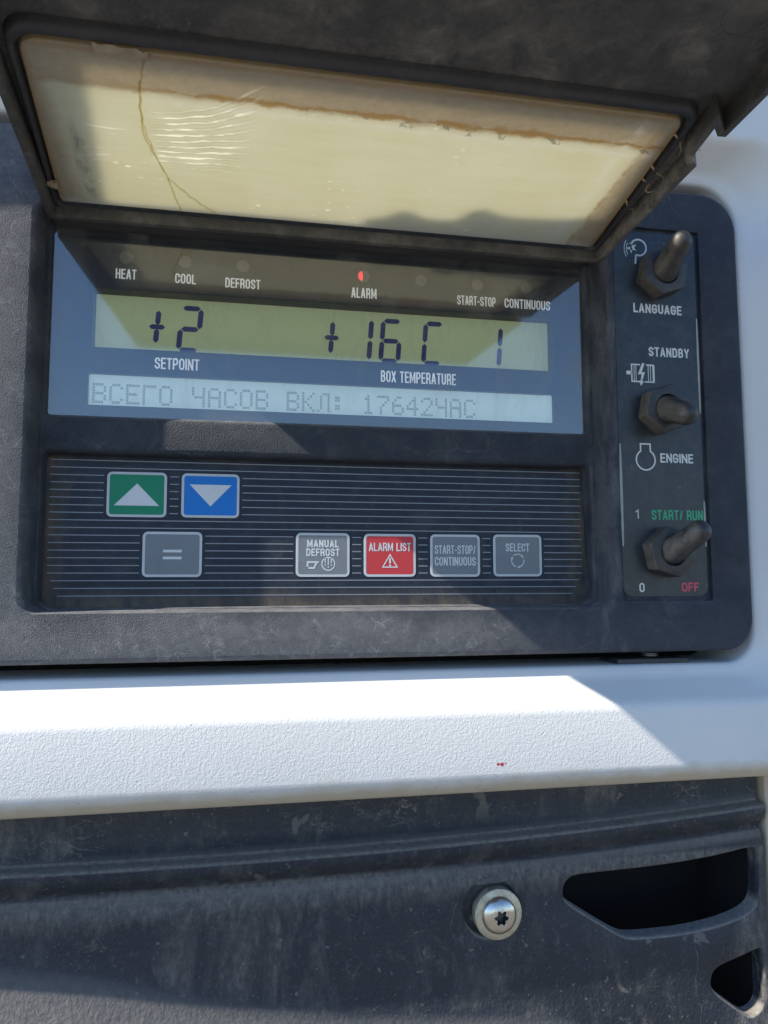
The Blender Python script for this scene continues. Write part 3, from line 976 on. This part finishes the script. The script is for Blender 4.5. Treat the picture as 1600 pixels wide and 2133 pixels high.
GLY = {
 'В': ('11110', '10001', '10001', '11110', '10001', '10001', '11110'), 'С': ('01110', '10001', '10000', '10000', '10000', '10001', '01110'),
 'Е': ('11111', '10000', '10000', '11110', '10000', '10000', '11111'), 'Г': ('11111', '10000', '10000', '10000', '10000', '10000', '10000'),
 'О': ('01110', '10001', '10001', '10001', '10001', '10001', '01110'), 'Ч': ('10001', '10001', '10001', '01111', '00001', '00001', '00001'),
 'А': ('01110', '10001', '10001', '11111', '10001', '10001', '10001'), 'К': ('10001', '10010', '10100', '11000', '10100', '10010', '10001'),
 'Л': ('00111', '01001', '01001', '01001', '01001', '01001', '10001'), ':': ('00000', '01100', '01100', '00000', '01100', '01100', '00000'),
 '1': ('00100', '01100', '00100', '00100', '00100', '00100', '01110'), '7': ('11111', '00001', '00010', '00100', '01000', '01000', '01000'),
 '6': ('00110', '01000', '10000', '11110', '10001', '10001', '01110'), '4': ('00010', '00110', '01010', '10010', '11111', '00010', '00010'),
 '2': ('01110', '10001', '00001', '00010', '00100', '01000', '11111')}
dm = B()
for k, ch in enumerate('ВСЕГО ЧАСОВ ВКЛ: 17642ЧАС'):
    if ch == ' ': continue
    for r, row in enumerate(GLY[ch]):
        for c, bit in enumerate(row):
            if bit == '1':
                x, z = -54.8+k*6.02+c*1.0, 74.35-r*1.12
                dm.poly(rr(x, x+.9, z-.98, z, .05, 1), 12.33)
dm.build('dot_lettering', M['dot'], disp, False)

for t, x, z, w_, h_ in (('HEAT', -43.7, 116.4, 7.5, 3.9), ('COOL', -21.8, 116.2, 7.8, 3.9), ('DEFROST', -.1, 115.9, 13.4, 3.9), ('ALARM', 47.8, 115.5, 10.3, 4.2), ('START-STOP', 95.0, 115.5, 16.6, 4.0), ('CONTINUOUS', 117.3, 115.6, 20.2, 4.0), ('SETPOINT', -24.2, 82.5, 16.4, 4.4), ('BOX TEMPERATURE', 70.2, 81.8, 31.1, 4.6)):
    word(t, x, z, w_, h_, 10.14, M['ink_lit'], disp, .19)
for k, (x, z) in enumerate(((-43.9, 122.9), (-22.1, 122.9), (-.2, 122.9), (47.6, 122.5), (71.4, 122.5), (95.4, 122.5), (116.9, 122.7))):
    m = B()
    lens = circ(x, z, 2.45, 32)
    m.loft([(lens, 10.2), (off(lens, -.15), 10.05), (off(lens, -1.2), 9.95)])
    m.fill([off(lens, -1.2)], 9.95)
    o = m.build('indicator_lamp', M['led'], disp)
    if k == 3:
        m = B()
        a_ = arc(x, z, 2.2, 118, 262, 18)
        b_ = [(x-.75+.5*math.cos(R(d)), z-.1+1.9*math.sin(R(d))) for d in range(-88, 95, 12)]
        m.poly(a_+b_, 9.9)
        tag(m.build('indicator_lamp', M['led_on'], disp, False), 'alarm lamp glowing red')

# keypad
CUR[0] = deep(1.0102, 0)
keypad = plate_obj('keypad', M['membrane'], panel, rr(-71, 142.5, -10, 47.5, 4.5, 6), (), YK, YK+1, 0)
tag(keypad, 'dark film keypad ruled with thin pale stripes')
KEYS = [  # x0, x1, z0, z1, ink, label
    (-48.8, -27.2, 24.2, 41.2, 'key_green', 'green key with a white up arrow'),
    (-21.8, -.2, 24.3, 41.2, 'key_blue', 'blue key with a white down arrow'),
    (-35.5, -13.8, 1.8, 18.8, 'key_grey', 'grey key with an equals sign'),
    (21.7, 42.7, 1.8, 18.9, 'key_grey', 'grey key reading MANUAL DEFROST'),
    (48.4, 69.4, 1.8, 18.8, 'key_red', 'red key reading ALARM LIST'),
    (75.4, 96.2, 1.8, 18.8, 'key_grey', 'grey key reading START-STOP/ CONTINUOUS'),
    (101.9, 122.8, 1.9, 19.0, 'key_grey', 'grey key reading SELECT')]
st = B()
for k in range(19):
    z = 45.3-k*(45.3+5.1)/18
    x0, x1 = -68.9, 140.6
    if k > 15:
        x0 += (k-15)*1.3; x1 -= (k-15)*1.5
    cuts = sorted((a-1.1, b+1.1) for a, b, c, d, *_ in KEYS if c-1.0 < z < d+1.0)
    a = x0
    for c0, c1 in cuts+[(x1, x1)]:
        if c0 > a:
            st.poly([(a, z-.16), (c0, z-.16), (c0, z+.16), (a, z+.16)], YK-.05)
        a = c1
st.build('ruled_stripes', M['stripe'], keypad, False)
def arrowhead(m, x, z, ang, s, d):
    m.poly([(x+s*math.cos(R(ang+q))*k, z+s*math.sin(R(ang+q))*k) for q, k in ((0, 1.1), (130, .95), (230, .95))], d)
for k, (x0, x1, z0, z1, ink, lab) in enumerate(KEYS):
    cx, cz = (x0+x1)/2, (z0+z1)/2
    outer = rr(x0, x1, z0, z1, 1.9, 6)
    inner = off(outer, -.95)
    ky = plate_obj('key', M[ink], panel, inner, (), YK-.14, YK, .05, 1)
    tag(ky, lab)
    m = B(); m.plate(outer, (inner,), YK-.18, YK, .06, 1, hbev=0, backface=False)
    m.build('key_border', M['key_rim'], ky)
    m = B(); d = YK-.2
    if k == 0:
        m.poly([(cx-8.2, cz-4.2), (cx+8.1, cz-4.2), (cx, cz+4.2)], d)
    elif k == 1:
        m.poly([(cx, cz-4.1), (cx+7.8, cz+4.2), (cx-7.8, cz+4.2)], d)
    elif k == 2:
        for q in (1.25, -1.35):
            m.poly([(cx-3.4, cz+q-.5), (cx+3.4, cz+q-.5), (cx+3.4, cz+q+.5), (cx-3.4, cz+q+.5)], d)
    elif k == 3:
        words_bm(m, 'MANUAL', cx, cz+4.4, 12.4, 2.9, d, .205)
        words_bm(m, 'DEFROST', cx, cz+1.0, 13.1, 2.9, d, .205)
        # pointing hand and a round defrost symbol
        m.stroke([(cx-6, cz-5.3), (cx-6, cz-2.8), (cx-1.7, cz-2.8)], .62, d)
        m.stroke([(cx-6.3, cz-5.1), (cx-3.4, cz-5.1), (cx-2.9, cz-3.6), (cx-2.3, cz-3.55)], .62, d)
        m.stroke(arc(cx+2.1, cz-3.5, 2.5, 0, 360, 32)[:-1], .42, d, True)
        for px in (-1.2, 0, 1.2):
            lo = -3.9 if px == 0 else -3.1
            m.stroke([(cx+2.1+px, cz-1.3), (cx+2.1+px, cz+lo)], .42, d)
            m.stroke([(cx+2.1+px, cz+lo-.5), (cx+2.1+px, cz+lo-1.1)], .42, d)
    elif k == 4:
        words_bm(m, 'ALARM LIST', cx, cz+3.3, 17.0, 3.3, d, .205)
        a = [(cx, cz+.7), (cx-3.3, cz-4.9), (cx+3.3, cz-4.9)]
        m2 = off(a, -.45) if area(a) > 0 else off(a[::-1], -.45)[::-1]
        m.fill([a, m2], d)
        m.stroke([(cx, cz-1.1), (cx, cz-3.2)], .75, d)
        m.poly(circ(cx, cz-3.95, .4, 10), d)
    elif k == 5:
        words_bm(m, 'START-STOP/', cx, cz+2.4, 17.1, 3.5, d, .205)
        words_bm(m, 'CONTINUOUS', cx, cz-2.3, 17.1, 3.5, d, .205)
    else:
        words_bm(m, 'SELECT', cx, cz+3.3, 10.2, 3.3, d, .205)
        for q in (130, 10, 250):
            m.stroke(arc(cx, cz-2.1, 2.65, q, q-88, 12), .4, d)
            e = R(q-92)
            arrowhead(m, cx+2.65*math.cos(e), cz-2.1+2.65*math.sin(e), q-92-90, .75, d)
    m.build('legend', M['legend'], ky, False)

CUR[0] = PX
# switch label in its shallow recess, with lettering and pictograms
YL = 1.25
lab = plate_obj('switch_label', M['label'], panel, rr(152.1, 190.0, -6.4, 147.2, (4, 4, 1.5, 1.5), 6), (), YL, 1.6, .08, 1)
tag(lab, 'dark printed label behind the three switches')
dl = YL-.04
for t, x, z, w_, h_, ink in (('LANGUAGE', 171.7, 114.0, 22.2, 4.0, 'ink'), ('STANDBY', 176.2, 95.5, 18.6, 4.0, 'ink'), ('ENGINE', 178.0, 50.6, 15.0, 3.9, 'ink'), ('1', 159.1, 27.1, 1.6, 3.7, 'ink'), ('START/ RUN', 177.3, 26.9, 23.2, 4.1, 'ink_green'), ('0', 160.3, -2.7, 2.3, 3.7, 'ink'), ('OFF', 181.9, -2.6, 7.8, 3.7, 'ink_red')):
    word(t, x, z, w_, h_, dl, M[ink], lab, .185)
m = B()                  # horn / start pictogram
m.stroke(arc(163.9, 140.3, 3.5, 205, -115, 30), .75, dl)
m.stroke([(162.6, 137.2), (162.2, 133.0)], .75, dl)
m.poly([(158.0, 139.6), (160.2, 140.4), (159.8, 142.3), (161.3, 141.0), (163.0, 141.6), (161.8, 140.0), (163.0, 138.8), (161.2, 139.2), (160.4, 137.4), (160.0, 139.0)], dl)
for r in (2.3, 3.3):
    m.stroke(arc(160.6, 139.4, r, 135, 225, 8, r*1.5), .3, dl)
m.build('pictogram', M['ink'], lab, False)
m = B()                  # electric motor pictogram
cx, cz = 163.9, 86.0
m.stroke([(cx-1.2, cz+3.6), (cx-5.0, cz+3.6), (cx-5.0, cz-3.6), (cx-1.6, cz-3.6)], .6, dl)
m.stroke([(cx+1.6, cz+3.6), (cx+5.0, cz+3.6), (cx+5.0, cz-3.6), (cx+.8, cz-3.6)], .6, dl)
m.poly([(cx-7.4, cz-.75), (cx-5.0, cz-.75), (cx-5.0, cz+.75), (cx-7.4, cz+.75)], dl)
for px, ww in ((-3.9, .3), (-3.1, .3), (2.5, .35), (3.5, .3), (4.9, 1.0)):
    m.poly([(cx+px-ww/2, cz-3.4), (cx+px+ww/2, cz-3.4), (cx+px+ww/2, cz+3.4), (cx+px-ww/2, cz+3.4)], dl-.01)
m.poly([(cx-.2, cz+4.3), (cx-2.3, cz-.6), (cx-.6, cz-.4), (cx-1.1, cz-3.2), (cx-1.9, cz-3.2), (cx-1.0, cz-5.4), (cx+.4, cz-3.4), (cx-.4, cz-3.3), (cx+1.0, cz+.5), (cx-.5, cz+.4), (cx+.9, cz+4.3)], dl-.02)
m.build('pictogram', M['ink'], lab, False)
m = B()                  # engine pictogram
cx, cz = 163.9, 49.6
m.stroke(arc(cx, cz, 4.2, 121, 419, 40)+[(cx+2.2, cz+6.6), (cx-2.2, cz+6.6)], .62, dl, True)
m.build('pictogram', M['ink'], lab, False)
m = B()                  # dried glue along the edges of the label
def strip(pts):
    random.seed(len(m.v)+3)
    L_, Q_ = [], []
    for (x, z, ww) in pts:
        L_.append((x-ww/2+random.uniform(-.06, .06), z)); Q_.append((x+ww/2, z))
    m.poly(L_+Q_[::-1], dl-.015)
def run(x, z0, z1, ww): return [(x, z0+(z1-z0)*k/14, ww*(.5+.5*math.sin(math.pi*min(1, (k+.6)/7, (14.6-k)/5)/2))*random.uniform(.85, 1.1)) for k in range(15)]
for a_ in ((189.7, 111, 70, 1.0), (189.8, 33, 14, .9), (152.6, 56, 14, 1.2)):
    m = B()
    strip(run(*a_))
    m.build('glue_residue', M['glue'], lab, False)

# toggle switches: hexagon nut and rubber boot
def toggle(cx, cz, rot, tip, label):
    m = MB(PX)
    hexa = lambda r, a0: [(cx+r*math.cos(R(a0+60*k)), cz+r*math.sin(R(a0+60*k))) for k in range(6)]
    def hx(i):
        h = hexa(10.5-i, rot)
        q = []                          # slightly rounded corners
        for k in range(6):
            a, b, c = h[k-1], h[k], h[(k+1) % 6]
            for t in (.05, .0):
                pass
            q += [(b[0]+(a[0]-b[0])*.045, b[1]+(a[1]-b[1])*.045), (b[0]+(a[0]-b[0])*.012+(c[0]-b[0])*.012, b[1]+(a[1]-b[1])*.012+(c[1]-b[1])*.012), (b[0]+(c[0]-b[0])*.045, b[1]+(c[1]-b[1])*.045)]
        return q
    y0, y1 = YL+.1, -5.8
    hole_ = lambda r: [(cx+r*math.cos(R(rot+20*k-20)), cz+r*math.sin(R(rot+20*k-20))) for k in range(18)]
    m.loft([(hx(0), y0), (hx(0), y1+.5), (hx(.18), y1+.12), (hx(.5), y1)])
    m.fill([hx(.5), hole_(5.9)], y1)
    m.loft([(hole_(5.9), y1), (hole_(5.65), y1+.2), (hole_(5.6), y1+2.2)])
    m.fill([hole_(5.6)], y1+2.2)
    nut = m.build('toggle_switch', M['rubber'], panel, True, 25)
    tag(nut, label)
    # boot: bellows base, tapering sleeve bent at the neck towards the tip, round end
    bt = MB(PX)
    base = Vector((cx, y1+2.0, cz))
    T = Vector((cx+tip[0], -16.0, cz+tip[1]))
    ax = (T-base).normalized()
    sections = [(0, 5.6), (.04, 5.7), (.16, 5.6), (.27, 5.3), (.40, 5.0), (.6, 4.75), (.8, 4.65), (1.0, 4.5)]
    N = 28
    rings = []
    def ringat(c, n_, r):
        e1 = n_.cross(Vector((0, 0, 1))).normalized()
        e2 = n_.cross(e1)
        i0 = len(bt.v)
        for k in range(N):
            p = c+r*(math.cos(2*math.pi*k/N)*e1+math.sin(2*math.pi*k/N)*e2)
            bt.v.append(PX(p.x, p.z, p.y))
        rings.append(list(range(i0, i0+N)))
    out = Vector((0, -1, 0))
    for t, r in sections:
        mix_ = min(1, t/.22)
        ringat(base+(T-base)*t, (out*(1-mix_)+ax*mix_).normalized(), r)
    for a in (20, 40, 58, 72, 82):
        ringat(T+ax*4.5*math.sin(R(a)), ax, 4.5*math.cos(R(a)))
    for A_, B_ in zip(rings, rings[1:]):
        for k in range(N):
            bt.f.append((A_[k], A_[(k+1) % N], B_[(k+1) % N], B_[k]))
    bt.f.append(tuple(rings[-1]))
    bt.build('rubber_boot', M['rubber'], nut, True, 60)
toggle(172.2, 128.2, 19, (.2, 7.4), 'toggle switch above the word LANGUAGE, pushed up')
toggle(171.0, 70.2, 19, (1.1, -4.9), 'toggle switch beside the motor pictogram, pushed down')
toggle(171.0, 11.6, 43, (4.6, 7.4), 'toggle switch under the words START/ RUN, pushed up')

# latch and its coil in the gap under the panel
m = B()
m.plate(rr(151.0, 182.6, -34.4, -31.6, .8, 4), (), 5.6, 16, .5, 2)
lt = m.build('latch_tab', M['lid_edge'], panel)
m = B()
for k in range(2):
    zz = -29.7-.75*k
    m.tube([PX(167+3.8*math.cos(2*math.pi*q/24), zz, 10+3.8*math.sin(2*math.pi*q/24)) for q in range(24)], .32, 8, True)
m.build('coil_spring', M['steel'], lt)

# ------------------------------------------------------------------ flip-up lid
AL = 5.0
lid = root('flip_up_lid', 'black lid with a cracked yellowed window, standing open above the display', 'lid', (0, 4, 133), (-R(AL), 0, 0))
def BL(): return MB(LID)
NP_ = 5.0                                   # height of the underside of the window
paneL = [(-66.2, .6), (143.0, .6), (136.8, 81.0), (-60.6, 81.0)]
def round_poly(pts, r, n=6):
    out = []
    N = len(pts)
    for i in range(N):
        a, b, c = Vector(pts[i-1]), Vector(pts[i]), Vector(pts[(i+1) % N])
        u, v = (a-b).normalized(), (c-b).normalized()
        ang = math.acos(max(-1, min(1, u.dot(v))))
        rr_ = r[i] if isinstance(r, (list, tuple)) else r
        t = rr_/math.tan(ang/2)
        cen = b+(u+v).normalized()*(rr_/math.sin(ang/2))
        p0, p1 = b+u*t-cen, b+v*t-cen
        a0, a1 = math.atan2(p0.y, p0.x), math.atan2(p1.y, p1.x)
        da = (a1-a0+math.pi) % (2*math.pi)-math.pi
        out += [(cen.x+rr_*math.cos(a0+da*k/n), cen.y+rr_*math.sin(a0+da*k/n)) for k in range(n+1)]
    return out
pane_out = round_poly(paneL, (6, 6, 5, 6), 8)
outline = [(-70.8, -.6), (147.2, -.6), (149.4, 67.0), (145.2, 72.8), (144.0, 84.0), (147.4, 81.6), (150.0, 81.8), (153.5, 195), (-68.5, 195)]
outline = [(-70.8, -.6), (147.2, -.6), (149.4, 66.5), (146.2, 69.5), (145.0, 73.2), (144.0, 84.2), (147.0, 81.2), (149.9, 81.4), (154.0, 195), (-66.0, 195)]
floor_hole = off(pane_out, -4.2)
TOP = 17.0
UND = 7.0
m = BL()
inner = off(outline, -2.6)
# skirt all round, underside at UND, slab up to TOP with the window opening through it
m.loft([(off(outline, -.5), 0), (off(outline, -.12), .15), (outline, .6), (outline, TOP-1), (off(outline, -1), TOP)])
m.loft([(off(outline, -.5), 0), (off(outline, -2.0), 0), (off(outline, -2.4), .2), (inner, .8), (inner, UND)])
m.fill([inner, floor_hole], UND)
m.loft([(floor_hole, UND), (floor_hole, TOP)])
m.fill([off(outline, -1), floor_hole], TOP)
m.build('lid_shell', M['lid'], lid, True, 35)
m = BL()
m.plate(rr(-70.6, 147.0, -8.6, -.2, 1.2, 4), (), 1.4, 14.5, 1.0, 3)
m.build('hinge_gap_bar', M['lid_edge'], lid)  # unseen bar added behind the lid to keep sun out of the slot
# moulded frame that stands down round the window
fo = round_poly([(-68.6, 1.0), (145.2, 1.0), (139.6, 87.2), (-63.4, 87.2)], (3, 3, 7, 8), 8)
fi = round_poly([(-66.6, .75), (143.4, .75), (137.6, 82.2), (-61.2, 82.2)], (6, 6, 6, 7), 8)
m = BL()
m.loft([(fi, UND+.1), (lerp(fi, fo, .25), 4.4), (lerp(fi, fo, .45), 3.9), (lerp(fi, fo, .75), 3.9), (lerp(fi, fo, .93), 4.4), (fo, 5.4), (off(fo, .4), UND+.1)])
m.build('window_frame', M['lid_edge'], lid, True, 50)
# the window itself
m = BL()
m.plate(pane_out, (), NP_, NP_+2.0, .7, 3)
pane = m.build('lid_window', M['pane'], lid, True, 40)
tag(pane, 'yellowed translucent window with a crack')
def ridge(pts, r, name, mat, parent, flat=.5, lift=0.0):
    m = BL()
    if not isinstance(r, list):
        r = [r]*len(pts)
    m.tube([LID(x, l, 0) for x, l in pts], r, 8)
    m.v = [(v[0], v[1], NP_-lift+v[2]*flat) for v in m.v]
    return m
def wob(pts, n=10, amp=.25, seed=1):
    rnd = random.Random(seed)
    out = []
    for a, b in zip(pts, pts[1:]):
        for k in range(n):
            t = k/n
            out.append((a[0]+(b[0]-a[0])*t+rnd.uniform(-amp, amp), a[1]+(b[1]-a[1])*t+rnd.uniform(-amp, amp)))
    return out+[pts[-1]]
def taper(n, r): return [r*(.15+.85*math.sin(math.pi*min(1, max(0, (k+.3)/(n-.4))))) for k in range(n)]
crack = MB(LID)
for pts, r, sd in (([(-27.8, 79.5), (-30.8, 66.6), (-31.9, 45), (-26.3, 23.8), (-24.6, 12), (-23.0, 3.0)], .36, 1), ([(-30.2, 70), (-31.6, 58), (-30.9, 45), (-27.2, 27)], .28, 5), ([(-26.3, 24), (-20, 15), (-13, 7), (-8, 1.4)], .45, 2)):
    p = wob(pts, 9, .28, sd)
    q = ridge(p, [r*random.uniform(.6, 1.2) for _ in p], '', None, None, .5)
    base = len(crack.v); crack.v += q.v; crack.f += [tuple(base+i for i in f) for f in q.f]
crack.build('film_crack', M['crack'], pane)
# strings of brown glue between the window and the right skirt, a scrap of tape and glue scraps on the left
m = BL()
rnd = random.Random(9)
for l0 in (74, 58, 51, 37):
    x0 = 136.2+(80-l0)*.075
    pts = [(x0+t/6*(7.2+rnd.uniform(-1, .6)), l0-t/6*rnd.uniform(4, 9), 5.6-t*.35+rnd.uniform(-.1, .1)) for t in range(7)]
    m.tube([LID(*p) for p in pts], [.45-.055*t for t in range(7)], 6)
m.build('glue_strings', M['glue_brown'], lid)
m = BL()
tp = [(-40.5, 80.2), (-26.4, 79.8), (-26.6, 83.0), (-27.9, 82.4), (-29.5, 83.6), (-33, 83.2), (-36, 83.9), (-39.3, 83.3), (-40.9, 84.2)]
m.plate(tp, (), 3.55, 3.8, 0)
m.build('torn_tape', M['tape'], lid, False)
m = BL()
m.plate([(-66.6, 14.5), (-64.4, 13.6), (-64.2, 17.8), (-65.4, 17.0), (-67.2, 17.4), (-68, 15.8)], (), 3.2, 4.6, .3, 2)
m.build('glue_lump', M['tape'], lid)
# round ejector marks moulded in the underside
for (x, l, r) in ((122.2, 94.5, 5.6), (38.9, 96.5, 6.2), (131, 118, 6), (-38, 108, 6)):
    m = BL()
    m.tube([LID(x+r*math.cos(2*math.pi*k/40), l+r*math.sin(2*math.pi*k/40), UND) for k in range(40)], .16, 6, True)
    m.build('ejector_mark', M['lid'], lid)
